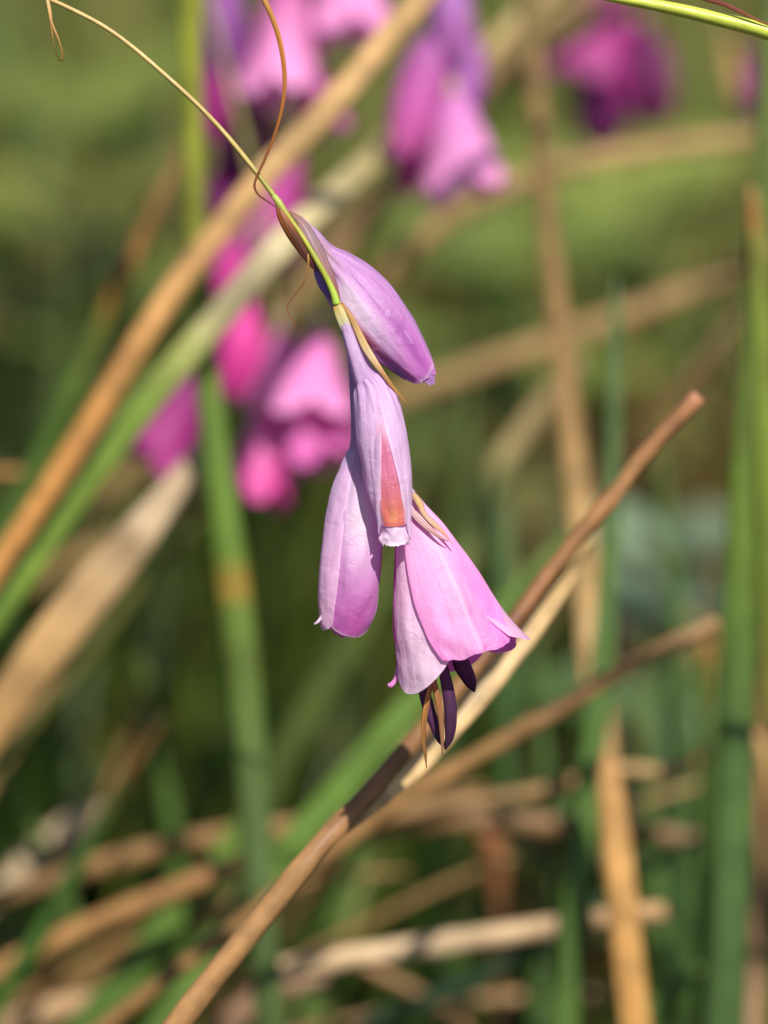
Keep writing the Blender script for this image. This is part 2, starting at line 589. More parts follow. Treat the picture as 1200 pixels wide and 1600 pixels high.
blade('dry_stalk', 'dull tan stalk running behind the cream blade toward the open background bell', 'dry stalk',
      [(240, 790, 34), (300, 695, 38), (400, 550, 42), (480, 450, 44), (560, 360, 42), (640, 262, 40), (760, 130, 36)],
      [(0, (170, 136, 92)), (0.4, (158, 128, 84)), (1, DULL)], 1.12, kind='straw', flat=0.6, tip=0.1)
blade('dead_leaf', 'wide pale dead leaf with orange edge, beneath the green and cream blade', 'dead leaf',
      [(-110, 1290, 70), (0, 1115, 84), (90, 990, 98), (180, 880, 92), (238, 806, 70), (290, 735, 46, .955), (330, 670, 26, .965), (360, 615, 8, .97)],
      [(0, (196, 148, 84)), (0.3, (214, 172, 118)), (0.6, PALE), (1, (206, 176, 136))], 0.93, flat=0.2, fold=0.1)
blade('grass_blade', 'narrow olive blade lying just under the wide pale dead leaf', 'grass',
      [(-60, 1250, 26), (0, 1185, 26), (110, 1060, 26), (210, 930, 24), (300, 830, 20), (350, 770, 10)],
      [(0, (92, 90, 40)), (1, (110, 112, 50))], 1.0)  # leaf blade of a grass clump, modelled on its own
# sharp straw and its companions
straw_thing = blade('broken_straw', 'slender reddish brown straw with a cleanly broken end, behind the open bell', 'straw',
      [(240, 1650, 42, .752), (300, 1570, 42, .752), (400, 1444, 40, .753), (500, 1322, 36, .756), (580, 1235, 33, .765), (660, 1142, 31, .777), (740, 1045, 29, .787), (800, 974, 28, .792), (870, 880, 28, .796), (960, 772, 28, .797), (1020, 696, 27, .797), (1092, 620, 26, .797)],
      [(0, (184, 138, 88)), (0.2, (178, 134, 86)), (0.36, (150, 108, 70)), (0.5, (150, 108, 66)), (0.62, (132, 84, 52)), (0.72, (160, 112, 70)), (0.85, (166, 122, 78)), (0.97, (168, 116, 76)), (1, (196, 136, 100))],
      0.795, kind='straw', cut=True, nodes=((0.30, 0.12), (0.60, 0.2), (0.80, 0.16)), n=110, rough=0.16, ws=0.95)
blade('dry_leaf', None, None,
      [(520, 1312, 10, .761), (570, 1262, 34, .77), (650, 1178, 62, .786), (740, 1078, 62, .795), (830, 978, 42, .80), (890, 905, 22, .801), (930, 850, 5, .801)],
      [(0, (196, 150, 92)), (0.3, (226, 190, 136)), (0.7, (212, 176, 122)), (1, (150, 124, 74))], 0.79, kind='straw', flat=0.14, root=False, twist=0.25, parent=straw_thing, rough=0.1, ws=1.0)['label'] = 'broad cream dry leaf lying along the straw'
blade('grass_blade', 'bright green blade pointing up along the left of the broken straw', 'grass',
      [(230, 1650, 74), (300, 1540, 76), (400, 1400, 72), (510, 1262, 68), (620, 1130, 62), (720, 1020, 54), (830, 900, 40), (890, 830, 18)],
      [(0, (104, 134, 58)), (0.5, (112, 146, 60)), (1, (108, 134, 62))], 0.97, flat=0.2)
blade('grass_blade', 'short bright green blade among brown stalks, left of the broken straw', 'grass',
      [(110, 1650, 84), (180, 1555, 80), (260, 1450, 70), (320, 1375, 60), (370, 1300, 40), (400, 1250, 12)],
      [(0, (92, 126, 54)), (0.6, (112, 144, 58)), (1, (110, 132, 56))], 1.0, flat=0.2)
blade('dry_stalk', 'brown knobbly stalk with blunt tip crossing beneath the open bell', 'dry stalk',
      [(520, 1330, 34), (640, 1240, 36), (700, 1208, 36), (800, 1150, 36), (920, 1078, 34), (1020, 1022, 33), (1122, 972, 28)],
      [(0, (150, 112, 66)), (0.4, (164, 122, 72)), (0.7, (150, 112, 72)), (1, (172, 134, 90))], 0.90, kind='straw', cut=True, nodes=((0.55, 0.2), (0.9, 0.25)), n=60, rough=0.12)
blade('dry_grass_blade', 'long tan upright blade climbing behind the blunt brown stalk', 'dry grass',
      [(960, 1330, 50, 1.0), (940, 1160, 52, 1.0), (925, 1000, 52), (908, 820, 50), (890, 660, 46), (872, 500, 42), (852, 300, 40), (832, 80, 40), (825, -30, 38)],
      [(0, (196, 156, 100)), (0.3, (206, 168, 112)), (0.5, (184, 144, 92)), (0.7, (150, 118, 70)), (1, (132, 112, 64))], 1.03, kind='straw', flat=0.35, tip=0.15)
blade('dry_grass_blade', 'orange tan upright blade with split point, right of the smooth green stem', 'dry grass',
      [(1000, 1660, 62), (985, 1530, 62), (972, 1400, 60), (960, 1290, 58), (952, 1215, 46), (948, 1165, 8)],
      [(0, (204, 150, 82)), (0.5, (206, 156, 92)), (1, (194, 146, 90))], 0.915, kind='straw', flat=0.28)
blade('green_grass_stem', 'smooth blue green stem standing between the tan upright blades', 'grass_stem',
      [(878, 1650, 60), (892, 1500, 58), (908, 1340, 56), (926, 1180, 54), (942, 1020, 46), (952, 860, 38), (958, 680, 30), (962, 500, 20), (963, 430, 6)],
      [(0, (92, 122, 54)), (0.4, (96, 128, 60)), (0.7, (102, 130, 74)), (1, (112, 134, 84))], 0.94, flat=0.4)
blade('green_grass_stem', 'thick upright green stem at the edge of the clump, right of every straw', 'grass_stem',
      [(1128, 1660, 84), (1138, 1450, 82), (1148, 1250, 78), (1152, 1050, 74), (1160, 850, 70), (1170, 650, 62), (1182, 450, 50), (1196, 220, 44), (1204, 0, 38)],
      [(0, (80, 108, 58)), (0.3, (88, 120, 60)), (0.5, (110, 136, 48)), (0.7, (118, 138, 58)), (1, (108, 124, 60))], 0.93, flat=0.5, tip=0.15)
blade('half_dry_blade', 'yellow green blade with a withered orange tip, against the thick upright stem', 'grass',
      [(1215, 1100, 40), (1206, 900, 40), (1198, 700, 40), (1192, 550, 36), (1186, 430, 30), (1180, 350, 24), (1174, 292, 12)],
      [(0, (124, 146, 48)), (0.6, (140, 158, 58)), (0.78, (150, 140, 60)), (0.86, (176, 104, 48)), (1, (190, 140, 84))], 0.927, flat=0.25)
blade('green_grass_stem', 'dark green stub with a tan cut top, left of the thick upright stem', 'grass_stem',
      [(1098, 1660, 36), (1102, 1450, 36), (1106, 1250, 36), (1104, 1100, 34), (1100, 1000, 30)],
      [(0, (52, 84, 36)), (0.7, (88, 112, 44)), (0.88, (112, 120, 50)), (0.95, (180, 140, 70)), (1, (176, 136, 80))], 0.985, flat=0.7, cut=True)
blade('dry_stalk', 'long thin tan stalk crossing the clump, its hooked tip near the cut stub', 'dry stalk',
      [(-60, 1545, 44), (0, 1514, 46), (120, 1456, 46), (250, 1400, 44), (370, 1352, 40), (460, 1322, 36), (560, 1290, 32), (700, 1258, 28), (840, 1236, 27), (960, 1204, 27), (1040, 1206, 28), (1085, 1192, 28), (1112, 1166, 20)],
      [(0, (196, 148, 88)), (0.3, (176, 128, 78)), (0.6, (160, 124, 78)), (0.8, (196, 156, 104)), (1, (180, 146, 76))], 0.975, kind='straw', n=90, rough=0.1)
blade('dry_stalk', 'dull brown stalk lying level under the hooked tan stalk', 'dry stalk',
      [(380, 1400, 30), (560, 1304, 42), (680, 1282, 44), (800, 1284, 44), (920, 1294, 44), (1050, 1306, 38), (1130, 1318, 10)],
      [(0, (140, 106, 66)), (0.5, (146, 110, 70)), (1, (136, 104, 68))], 1.03, kind='straw', flat=0.6)
blade('dry_stalk', 'thin orange brown stalk running just under the long hooked one', 'dry stalk',
      [(-60, 1600, 24), (60, 1545, 26), (180, 1480, 26), (300, 1430, 24), (420, 1392, 22), (540, 1368, 18), (640, 1362, 8)],
      [(0, (150, 112, 66)), (1, (168, 128, 78))], 1.03, kind='straw')
blade('dry_stalk', 'faint tan stalk running just above the long hooked one', 'dry stalk',
      [(-60, 1425, 36), (80, 1374, 40), (180, 1344, 42), (330, 1308, 40), (480, 1288, 36), (620, 1262, 28), (760, 1228, 10)],
      [(0, (120, 92, 60)), (0.4, (166, 126, 78)), (1, (156, 120, 74))], 1.02, kind='straw', flat=0.6)
blade('dead_leaf', 'pale curled dead leaf with rounded end, left of the thin dark green blade', 'dead leaf',
      [(-80, 1460, 60), (0, 1392, 66), (60, 1340, 74), (110, 1298, 72), (150, 1270, 44), (166, 1258, 8)],
      [(0, (190, 166, 126)), (0.5, (204, 180, 144)), (1, (190, 158, 116))], 1.06, flat=0.2, fold=0.3, kind='straw')
blade('half_dry_blade', 'thin dark green blade with brown pointed tip crossing the long hooked stalk', 'grass',
      [(-30, 1610, 40), (20, 1530, 38), (80, 1428, 34), (140, 1318, 28), (190, 1225, 22), (230, 1165, 16), (262, 1115, 6)],
      [(0, (74, 108, 40)), (0.5, (66, 100, 36)), (0.68, (90, 84, 34)), (0.76, (122, 80, 38)), (1, (104, 84, 40))], 0.97, flat=0.3)
blade('broken_straw', 'pale cream straw lying almost level across the base of the upright stems', 'straw',
      [(405, 1522, 44, .949), (470, 1510, 48, .949), (560, 1494, 46, .948), (680, 1476, 46, .947), (800, 1458, 46, .946), (900, 1442, 44, .9455), (980, 1430, 44, .943), (1040, 1424, 40, .941)],
      [(0, (216, 180, 134)), (0.4, (214, 184, 146)), (0.8, (196, 160, 116)), (1, (204, 160, 112))], 0.962, kind='straw', root=False, cut=True, nodes=((0.45, 0.08),), flat=0.75)
blade('grass_blade', 'thin dark green blade arching low behind the level cream straw', 'grass',
      [(520, 1640, 44), (600, 1592, 40), (720, 1542, 34), (830, 1482, 30), (920, 1420, 26), (1010, 1355, 24), (1110, 1305, 14)],
      [(0, (52, 78, 40)), (0.5, (40, 68, 40)), (1, (56, 84, 40))], 0.985, flat=0.3)
blade('green_grass_stem', 'faint blue green stem behind the stamens, rising to a brown sheathed tip', 'grass_stem',
      [(792, 1660, 52), (786, 1500, 50), (788, 1350, 50), (795, 1150, 46), (790, 950, 42), (782, 800, 38), (776, 700, 30)],
      [(0, (60, 92, 36)), (0.4, (70, 104, 48)), (0.7, (92, 124, 70)), (1, (110, 130, 84))], 1.12, flat=0.4)
blade('dry_stalk', 'short brown withered sheath bent over the faint blue green stem', 'dry stalk',
      [(780, 1420, 34), (778, 1360, 44), (770, 1320, 46), (750, 1285, 36), (722, 1240, 26), (700, 1190, 16)],
      [(0, (112, 74, 40)), (0.3, (152, 92, 54)), (1, (150, 114, 70))], 1.08, kind='straw', flat=0.5)
blade('dry_stalk', 'long blurred olive tan stalk bending down behind the highest flower', 'dry stalk',
      [(330, 640, 40), (420, 570, 44), (540, 480, 46), (620, 408, 46), (700, 342, 46), (800, 290, 46), (900, 256, 44), (1040, 232, 42), (1190, 214, 36), (1260, 210, 30)],
      [(0, (160, 130, 80)), (0.6, (172, 142, 88)), (0.8, (190, 158, 98)), (1, (172, 140, 86))], 1.15, kind='straw', flat=0.6, n=44)
blade('dry_stalk', 'blurred brownish stalk sloping up behind the tip of the highest flower', 'dry stalk',
      [(480, 690, 44), (620, 622, 50), (740, 578, 50), (860, 536, 52), (1000, 486, 50), (1120, 436, 44), (1230, 390, 36)],
      [(0, (160, 132, 82)), (0.5, (170, 138, 88)), (1, (150, 118, 74))], 1.2, kind='straw', flat=0.6)
blade('dry_grass_blade', 'short pale tan blade leaning against the long upright tan blade', 'dry grass',
      [(770, 760, 34), (785, 720, 40), (830, 655, 44), (880, 595, 40), (910, 560, 18)],
      [(0, (118, 128, 70)), (0.3, (160, 142, 96)), (1, (176, 144, 100))], 1.1, kind='straw', flat=0.4)
blade('dry_stalk', 'dim brown twig end just above the broken end of the reddish straw', 'dry stalk',
      [(1000, 690, 20), (1070, 600, 24), (1110, 550, 24), (1150, 500, 20), (1190, 450, 12)],
      [(0, (116, 84, 50)), (1, (122, 96, 62))], 1.12, kind='straw')
blade('grass_blade', 'olive green blade leaning in the shade below the closed flower', 'grass',
      [(400, 1290, 48), (440, 1190, 52), (500, 1085, 52), (560, 985, 46), (620, 890, 34), (660, 830, 10)],
      [(0, (84, 100, 44)), (0.6, (92, 108, 46)), (1, (84, 98, 42))], 1.1, flat=0.25)
blade('grass_blade', 'short wide green leaf tip at the foot of the thick upright stem', 'grass',
      [(970, 1670, 74), (1010, 1600, 68), (1050, 1555, 50), (1095, 1510, 10)],
      [(0, (86, 124, 52)), (1, (112, 144, 62))], 0.97, flat=0.2)
blade('dry_stalk', 'pinkish pale stalk standing behind the thick upright stem', 'dry stalk',
      [(1172, 1660, 44), (1180, 1500, 42), (1184, 1350, 36), (1186, 1220, 32), (1196, 1140, 26), (1206, 1080, 18)],
      [(0, (186, 150, 116)), (0.5, (150, 110, 76)), (1, (160, 120, 76))], 1.0, kind='straw')
blade('dry_stalk', 'yellow olive straw crossing above the background bell skirt', 'dry stalk',
      [(640, 260, 22), (740, 140, 24), (820, 70, 26), (900, 10, 26), (960, -40, 24)],
      [(0, (140, 128, 70)), (1, (156, 142, 60))], 1.16, kind='straw', tip=0.1)
blade('dry_stalk', 'mauve tan straw slanting beside the yellow olive one', 'dry stalk',
      [(720, 190, 34), (820, 104, 36), (900, 52, 38), (1000, 0, 36), (1080, -40, 30)],
      [(0, (120, 92, 66)), (1, (150, 112, 84))], 1.18, kind='straw', tip=0.1)
blade('green_grass_stem', 'upright dark stem in the gap left of the thick upright stem', 'grass_stem',
      [(1040, 1660, 50), (1046, 1450, 46), (1050, 1250, 40), (1052, 1080, 34), (1050, 960, 16)],
      [(0, (44, 72, 34)), (1, (52, 80, 40))], 1.15, flat=0.5)

blade('dry_stalk', 'short brown stub poking out left of the green and cream blade', 'dry stalk',
      [(-120, 760, 22), (-60, 746, 24), (-10, 740, 24), (34, 738, 20)],
      [(0, (150, 110, 60)), (1, (176, 130, 70))], 1.0, kind='straw', cut=True)
blade('dead_leaf', 'crumpled pale dead leaf near the foot of the short bright green blade', 'dead leaf',
      [(-60, 1640, 50), (20, 1600, 56), (100, 1575, 54), (170, 1560, 40), (225, 1550, 12)],
      [(0, (180, 146, 110)), (0.5, (190, 154, 112)), (1, (160, 124, 84))], 1.02, kind='straw', flat=0.2, fold=0.3, rough=0.2)
blade('dead_leaf', 'pinkish crumpled leaf tucked under the left end of the level cream straw', 'dead leaf',
      [(330, 1640, 40), (370, 1590, 52), (420, 1550, 56), (470, 1535, 44), (510, 1530, 14)],
      [(0, (150, 116, 90)), (0.6, (180, 142, 116)), (1, (160, 124, 94))], 1.0, kind='straw', flat=0.25, fold=0.3, rough=0.25)
blade('dry_stalk', 'thin tan stalk slanting in shade beneath the level cream straw', 'dry stalk',
      [(760, 1640, 30), (700, 1585, 30), (640, 1545, 28), (580, 1515, 24), (540, 1490, 14)],
      [(0, (150, 112, 66)), (1, (150, 112, 70))], 1.03, kind='straw')
blade('dry_stalk', 'pale knotted stalk end beside the thick upright stem, above the pinkish one', 'dry stalk',
      [(1225, 1330, 28), (1212, 1260, 30), (1200, 1200, 34), (1186, 1160, 26), (1172, 1140, 10)],
      [(0, (150, 112, 66)), (0.6, (196, 156, 100)), (1, (190, 140, 90))], 0.98, kind='straw')
FINE = [
    ('slender green blade curving up between the scarred stem and the broken straw', [(470, 1660, 26), (500, 1500, 24), (560, 1340, 20), (640, 1210, 14), (700, 1140, 4)], [(0, (92, 124, 52)), (1, (104, 132, 60))], 1.08, 'leaf'),
    ('thin fresh green blade standing left of the scarred green stem', [(300, 1660, 30), (290, 1480, 28), (270, 1300, 24), (240, 1120, 18), (205, 960, 5)], [(0, (84, 118, 46)), (1, (96, 126, 52))], 1.12, 'leaf'),
    ('slim green blade bending right under the blunt brown stalk', [(640, 1660, 28), (700, 1520, 26), (780, 1390, 22), (880, 1270, 16), (980, 1180, 4)], [(0, (76, 108, 46)), (1, (96, 128, 60))], 1.1, 'leaf'),
    ('thin upright green blade close behind the orange tan upright blade', [(1050, 1660, 30), (1035, 1480, 28), (1020, 1300, 24), (1012, 1120, 16), (1008, 980, 4)], [(0, (84, 118, 50)), (1, (108, 138, 66))], 1.06, 'leaf'),
    ('fine upright green blade left of the smooth blue green stem', [(840, 1660, 28), (846, 1480, 26), (850, 1300, 22), (846, 1120, 16), (838, 960, 4)], [(0, (80, 112, 50)), (1, (100, 132, 68))], 1.05, 'leaf'),
    ('fine straw slanting down behind the blunt brown stalk to the cut stub', [(560, 1450, 14), (680, 1390, 15), (820, 1330, 15), (960, 1270, 14), (1080, 1230, 12), (1160, 1215, 4)], [(0, (150, 116, 70)), (1, (176, 140, 90))], 1.04, 'straw'),
    ('fine tan straw rising steeply through the pale curled leaf', [(40, 1660, 16), (80, 1500, 16), (130, 1340, 14), (190, 1180, 12), (260, 1040, 4)], [(0, (140, 106, 62)), (1, (160, 126, 80))], 1.12, 'straw'),
    ('thin green blade arching left across the wide dead leaf foot', [(180, 1660, 26), (130, 1480, 26), (70, 1330, 22), (0, 1210, 16), (-50, 1150, 4)], [(0, (84, 112, 44)), (1, (100, 122, 50))], 1.05, 'leaf'),
    ('pale thin straw lying low under the level cream straw', [(520, 1600, 18), (640, 1575, 20), (780, 1560, 20), (900, 1552, 18), (1010, 1556, 8)], [(0, (170, 134, 90)), (1, (186, 150, 104))], 1.06, 'straw'),
    ('slender green blade reaching from the stub toward the broken straw tip', [(1075, 1300, 26), (1068, 1100, 24), (1055, 920, 20), (1040, 780, 14), (1030, 690, 4)], [(0, (80, 112, 50)), (1, (106, 134, 70))], 1.12, 'leaf'),
    ('thin green blade rising behind the short pale tan blade', [(690, 1300, 24), (700, 1100, 24), (716, 900, 22), (728, 720, 16), (734, 560, 4)], [(0, (70, 98, 42)), (1, (104, 126, 66))], 1.2, 'leaf'),
    ('thin dark green blade crossing the thin half dried one', [(20, 900, 28), (60, 740, 26), (90, 560, 22), (100, 400, 16), (98, 260, 4)], [(0, (64, 88, 34)), (1, (92, 108, 48))], 1.25, 'leaf'),
]
for lb, pp, cc, dd, kk in FINE:
    blade('grass_blade' if kk == 'leaf' else 'dry_stalk', lb, 'grass' if kk == 'leaf' else 'dry stalk', pp, cc, dd, kind=kk, ws=1.0)

# ------------------------------------------------------------------ broad leaved plants far behind
def leaf_mesh(name, base, direction, normal, length, width, rgb, parent, seed, bend=0.25):
    T = direction.normalized()
    Sd = T.cross(normal).normalized()
    Nn = Sd.cross(T).normalized()
    V, Fc, C, UV = [], [], [], []
    nv, nu = 10, 6
    c = lin(rgb)
    for i in range(nv + 1):
        v = i / nv
        wv = width * 0.5 * (math.sin(math.pi * v ** 0.75) ** 0.8 if 0 < v < 1 else 0.02)
        for j in range(nu + 1):
            u = 2 * j / nu - 1
            p = base + T * length * v + Sd * u * wv + Nn * (-bend * length * v * v + 0.25 * abs(u) * wv + 0.04 * length * noise.noise(Vector((u * 2, v * 4, seed))))
            V.append(p); C.append(c); UV.append((u * .5 + .5, v, seed))
    for i in range(nv):
        for j in range(nu):
            k = i * (nu + 1) + j
            Fc.append((k, k + 1, k + nu + 2, k + nu + 1))
    return build(name, V, Fc, C, UV, MAT['meadow'], parent=parent)

def broad_plant(label, px, py, d, n, size, rgb, seed):
    r = random.Random(seed)
    top = at(px, py, d)
    base = Vector((top.x + r.uniform(-.04, .04), top.y + 0.03, -0.01))
    e = empty('broadleaf_plant', base)
    tag(e, label, 'plant', 'broad leaved plants behind the grass')
    pts = bez(base, Vector((base.x, base.y, top.z * 0.6)), top, 14)
    build('stem', *strand(pts, [0.004 - 0.0002 * i for i in range(15)], [lin((70, 90, 40))] * 15), MAT['stem'], parent=e)
    for i in range(n):
        k = 15 - 1 - int((i / n) ** 1.3 * 9)
        p = pts[max(3, k)]
        a = i * 2.4 + r.random()
        dr = Vector((math.cos(a), math.sin(a) * 0.7 - 0.35, 0.25 + 0.3 * r.random()))
        sh = 0.85 + 0.35 * r.random()
        leaf_mesh('leaf', p, dr, Vector((0, -0.35, 1)), size * (0.75 + 0.5 * r.random()), size * (0.55 + 0.2 * r.random()), tuple(min(255, q * sh) for q in rgb), e, seed + i)
    return e

broad_plant('pale green broad leaved plant in the light behind the wiry stem', 150, 190, 2.1, 10, 0.10, (112, 124, 56), 1)
broad_plant('olive broad leaved plant low behind the thin half dried blade', 100, 330, 2.3, 8, 0.10, (108, 106, 48), 2)
broad_plant('mid green broad leaved plant behind the long upright tan blade', 760, 420, 2.2, 10, 0.10, (96, 112, 50), 3)
broad_plant('grey green broad leaved plant glinting between the green stems', 1040, 850, 1.7, 8, 0.06, (118, 136, 110), 4)
broad_plant('yellowish green plant behind the twig end and thick stem', 960, 330, 2.6, 10, 0.11, (108, 118, 56), 5)
broad_plant('soft green broad leaved plant behind the blunt brown stalk', 1000, 1120, 1.5, 7, 0.05, (76, 100, 54), 6)

# ------------------------------------------------------------------ background flowers
def space_at(d):
    s = K * d
    def f(x, y, z=0.0):
        return at(x, y, d) - FWD * (z * s)
    return f

def bg_flower(parent, d, x0, y0, x1, y1, width, rgb_top, rgb_low, kind='bell', z0=0, z1=0, rot=0.0):
    sp = space_at(d)
    a, b = lin(rgb_top), lin(rgb_low)
    h = width * 0.5
    def pt(t): return (x0 + (x1 - x0) * t, y0 + (y1 - y0) * t, z0 + (z1 - z0) * t)
    if kind == 'bell':
        prof = [(0, .10), (.12, .22), (.3, .48), (.5, .66), (.75, .84), (1.0, 1.0)]
    else:
        prof = [(0, .18), (.12, .35), (.3, .8), (.5, 1.0), (.75, .95), (1.0, .55)]
    ax = Axis([(*pt(t), h * r, h * r * 0.95) for t, r in prof], space=sp)
    cf = lambda u, v: mixc(a, b, v * 1.1 - 0.05)
    fl = flower_tube(parent, ax, 0, 0.3, cf, mat='far_petal')
    for i in range(6):
        petal(fl, ax, rot + i * 60, 38, t0=0.1, t1=1.0 + (0.05 if i % 2 else 0), tipk=0.14, layer=-0.07 if i % 2 else 0.0, cfun=cf,
              curl=-0.02, flare=0.14 if kind == 'bell' else -0.1, wr=0.06, nu=8, nv=12, mat='far_petal', hw_end=32)
    return fl

def flower_spike(label, stem_pts, d, flowers, arch_side=1):
    """hanging spike: stem px points top -> bottom, (x, y); flowers: (x0,y0,x1,y1,width,top,low,kind,z0,z1)"""
    sp = space_at(d)
    P = [sp(*p) for p in catmull([(*q, 0) for q in stem_pts], 24)]
    T = (P[0] - P[1]).normalized()
    a = P[0]
    top = a + T * 0.10 + Vector((arch_side * 0.06, 0.04, 0.06))
    foot = Vector((a.x + arch_side * 0.35, a.y + 0.25, -0.015))
    arch = bez(foot, Vector((foot.x, foot.y, top.z + 0.25)), top, 24) + bez(top, top + (top - Vector((foot.x, foot.y, top.z + 0.25))).normalized() * 0.04, a, 8)[1:-1]
    e = empty('flower_spike', foot)
    tag(e, label, 'flower spike', 'flower spikes hanging in the background')
    pts = arch + P
    n = len(pts)
    build('stem', *strand(pts, [0.0017 - 0.0011 * i / n for i in range(n)], [ramp([(0, (96, 116, 50)), (0.7, (140, 128, 70)), (1, (120, 110, 70))], i / n) for i in range(n)], nside=8), MAT['stem'], parent=e)
    for i, f in enumerate(flowers):
        x0, y0, x1, y1, wd, tp, lw, kd = f[:8]
        z0, z1 = (f[8], f[9]) if len(f) > 8 else (0, 0)
        # short hanging stalk from the stem to the flower base
        k = min(range(len(P)), key=lambda q: (P[q] - sp(x0, y0, z0)).length)
        b = sp(x0, y0, z0)
        mid = (P[k] + b) * 0.5 + Vector((0, 0, 0.004))
        q = bez(P[k], mid, b, 8)
        build('flower_stalk', *strand(q, [0.0007] * 9, [lin((130, 110, 80))] * 9, nside=6), MAT['stem'], parent=e)
        # papery bract round the base
        dv = (sp(x1, y1, z1) - b).normalized()
        bp = [b - dv * 0.004 + dv * (0.018 * j / 8) for j in range(9)]
        build('bract', *strand(bp, [max(0.0003, K * d * wd * 0.13 * math.sin(math.pi * (j + 1) / 10)) for j in range(9)], [lin((176, 150, 120))] * 9, nside=8), MAT['bract'], parent=e)
        bg_flower(e, d, x0, y0, x1, y1, wd, tp, lw, kd, z0, z1, rot=17 * i)
    return e

PK = (224, 110, 188); PL = (244, 158, 216); PH = (222, 70, 160); PV = (150, 84, 160); PD = (124, 36, 104); PM = (176, 58, 138)
flower_spike('spike of crowded magenta and violet bells behind the brown tendril', [(420, -60), (420, 40), (405, 150), (390, 240)], 1.07, [
    (345, -70, 348, 130, 84, PV, (140, 70, 150), 'pod', -60, -60),
    (455, -70, 438, 158, 130, PM, PL, 'bell', 20, 50),
    (560, -110, 545, 60, 140, PL, PL, 'bell', 0, 20),
    (385, 120, 372, 300, 92, PD, PD, 'pod', -90, -90),
    (470, 200, 405, 388, 100, PM, (190, 74, 160), 'bell', -10, 0),
    (350, 20, 330, 210, 80, PD, PM, 'pod', -70, -70),
    (420, 170, 440, 330, 84, PD, PM, 'bell', -60, -60),
    (480, 60, 500, 200, 90, PM, PK, 'bell', -40, -30),
    (340, 230, 352, 370, 66, PD, PD, 'pod', -90, -90)], -1)
flower_spike('spike with one wide open pink bell below two closed violet ones', [(715, -70), (705, -10), (695, 60), (690, 120)], 1.04, [
    (692, 20, 628, 250, 84, PV, PK, 'pod', 40, 50),
    (700, -60, 706, 100, 70, (150, 110, 180), (200, 120, 196), 'pod', 60, 60),
    (704, 130, 726, 306, 136, (200, 120, 196), PL, 'bell', 34, 44),
    (738, 40, 716, 190, 66, PV, (196, 120, 200), 'pod', 20, 20),
    (650, 170, 634, 300, 50, PM, PM, 'pod', -30, -30)], 1)
flower_spike('spike of hot pink bells hanging left of the sharp closed flowers', [(420, 380), (420, 440), (425, 520), (420, 600)], 1.03, [
    (372, 360, 345, 470, 60, PM, PH, 'pod', -20, -20),
    (392, 460, 362, 620, 74, PH, PH, 'pod', 20, 20),
    (500, 505, 478, 660, 138, PK, PL, 'bell', 40, 80),
    (455, 560, 492, 730, 110, PL, PK, 'bell', 20, 60),
    (430, 600, 398, 780, 100, PL, PH, 'bell', 20, 50),
    (320, 560, 232, 726, 124, PD, PM, 'bell', -60, -40),
    (340, 590, 280, 700, 80, PD, PD, 'pod', -80, -70),
    (440, 500, 430, 640, 90, PK, PL, 'bell', 10, 30),
    (520, 560, 520, 700, 90, PK, PK, 'bell', 0, 10)], -1)
flower_spike('dim purple spike behind the mauve tan straw', [(985, -60), (970, -10), (955, 60), (960, 110)], 1.3, [
    (975, -40, 915, 130, 130, PM, PM, 'bell', 0, 0),
    (950, 60, 940, 225, 100, PD, (110, 40, 96), 'pod', -20, -20),
    (1000, 20, 1030, 190, 90, PD, (120, 50, 96), 'pod', -40, -40)], 1)
flower_spike('small purple spike with a hanging dry husk under the sharp green stem', [(1120, -60), (1125, 0), (1130, 50)], 1.2, [
    (1190, 70, 1182, 180, 62, PD, (150, 60, 140), 'pod', -20, -20),
    (1128, 50, 1148, 160, 36, (150, 124, 60), (190, 156, 104), 'pod', 10, 20)], 1)

# ------------------------------------------------------------------ the sharp flowering stem
stem3d = [M(*p) for p in catmull([(-60, -62, -30), (10, -32, -20), (74, -4, -10), (170, 46, -4), (260, 119, 0), (340, 196, 0), (405, 275, 0), (437, 319, 0)], 60)]
t_out = (stem3d[0] - stem3d[1]).normalized()
foot = Vector((stem3d[0].x - 0.42, stem3d[0].y + 0.10, -0.015))
apex = stem3d[0] + t_out * 0.10 + Vector((-0.02, 0, 0.02))
arch = bez(foot, Vector((foot.x + 0.02, foot.y, apex.z + 0.12)), apex, 30) + bez(apex, stem3d[0] + t_out * 0.04, stem3d[0], 8)[1:-1]
wand = empty('flowering_stem', foot)
tag(wand, 'wiry arching stem hanging one open pink bell and three closed lilac flowers in sharp focus', 'flower spike')

allp = arch + stem3d
na, ns_ = len(arch), len(stem3d)
Ws = [0.0016 - 0.0011 * i / na for i in range(na)] + [S * 0.5 * (6.6 + 2.6 * (i / ns_) ** 2) for i in range(ns_)]
Cs = [ramp([(0, (110, 130, 60)), (1, (206, 184, 118))], i / na) for i in range(na)] + [ramp([(0, (190, 160, 106)), (0.6, (182, 154, 92)), (0.85, (158, 142, 72)), (1, (146, 152, 62))], i / ns_) for i in range(ns_)]
build('stem', *strand(allp, Ws, Cs, nside=12, rough=0.05), MAT['stem'], parent=wand)
# node swelling and lower green stem
wire('stem', [(428, 306, 1), (437, 319, 2), (447, 334, 4), (470, 366, 6), (492, 402, 8), (510, 434, 8), (521, 458, 7), (526, 476, 5)],
     [9, 12, 10, 8, 9, 9, 11, 13], [(0, (170, 180, 90)), (0.12, (164, 168, 76)), (0.35, (150, 142, 46)), (0.7, (150, 160, 52)), (1, (160, 190, 70))], wand, MAT['stem'], rough=0.04)

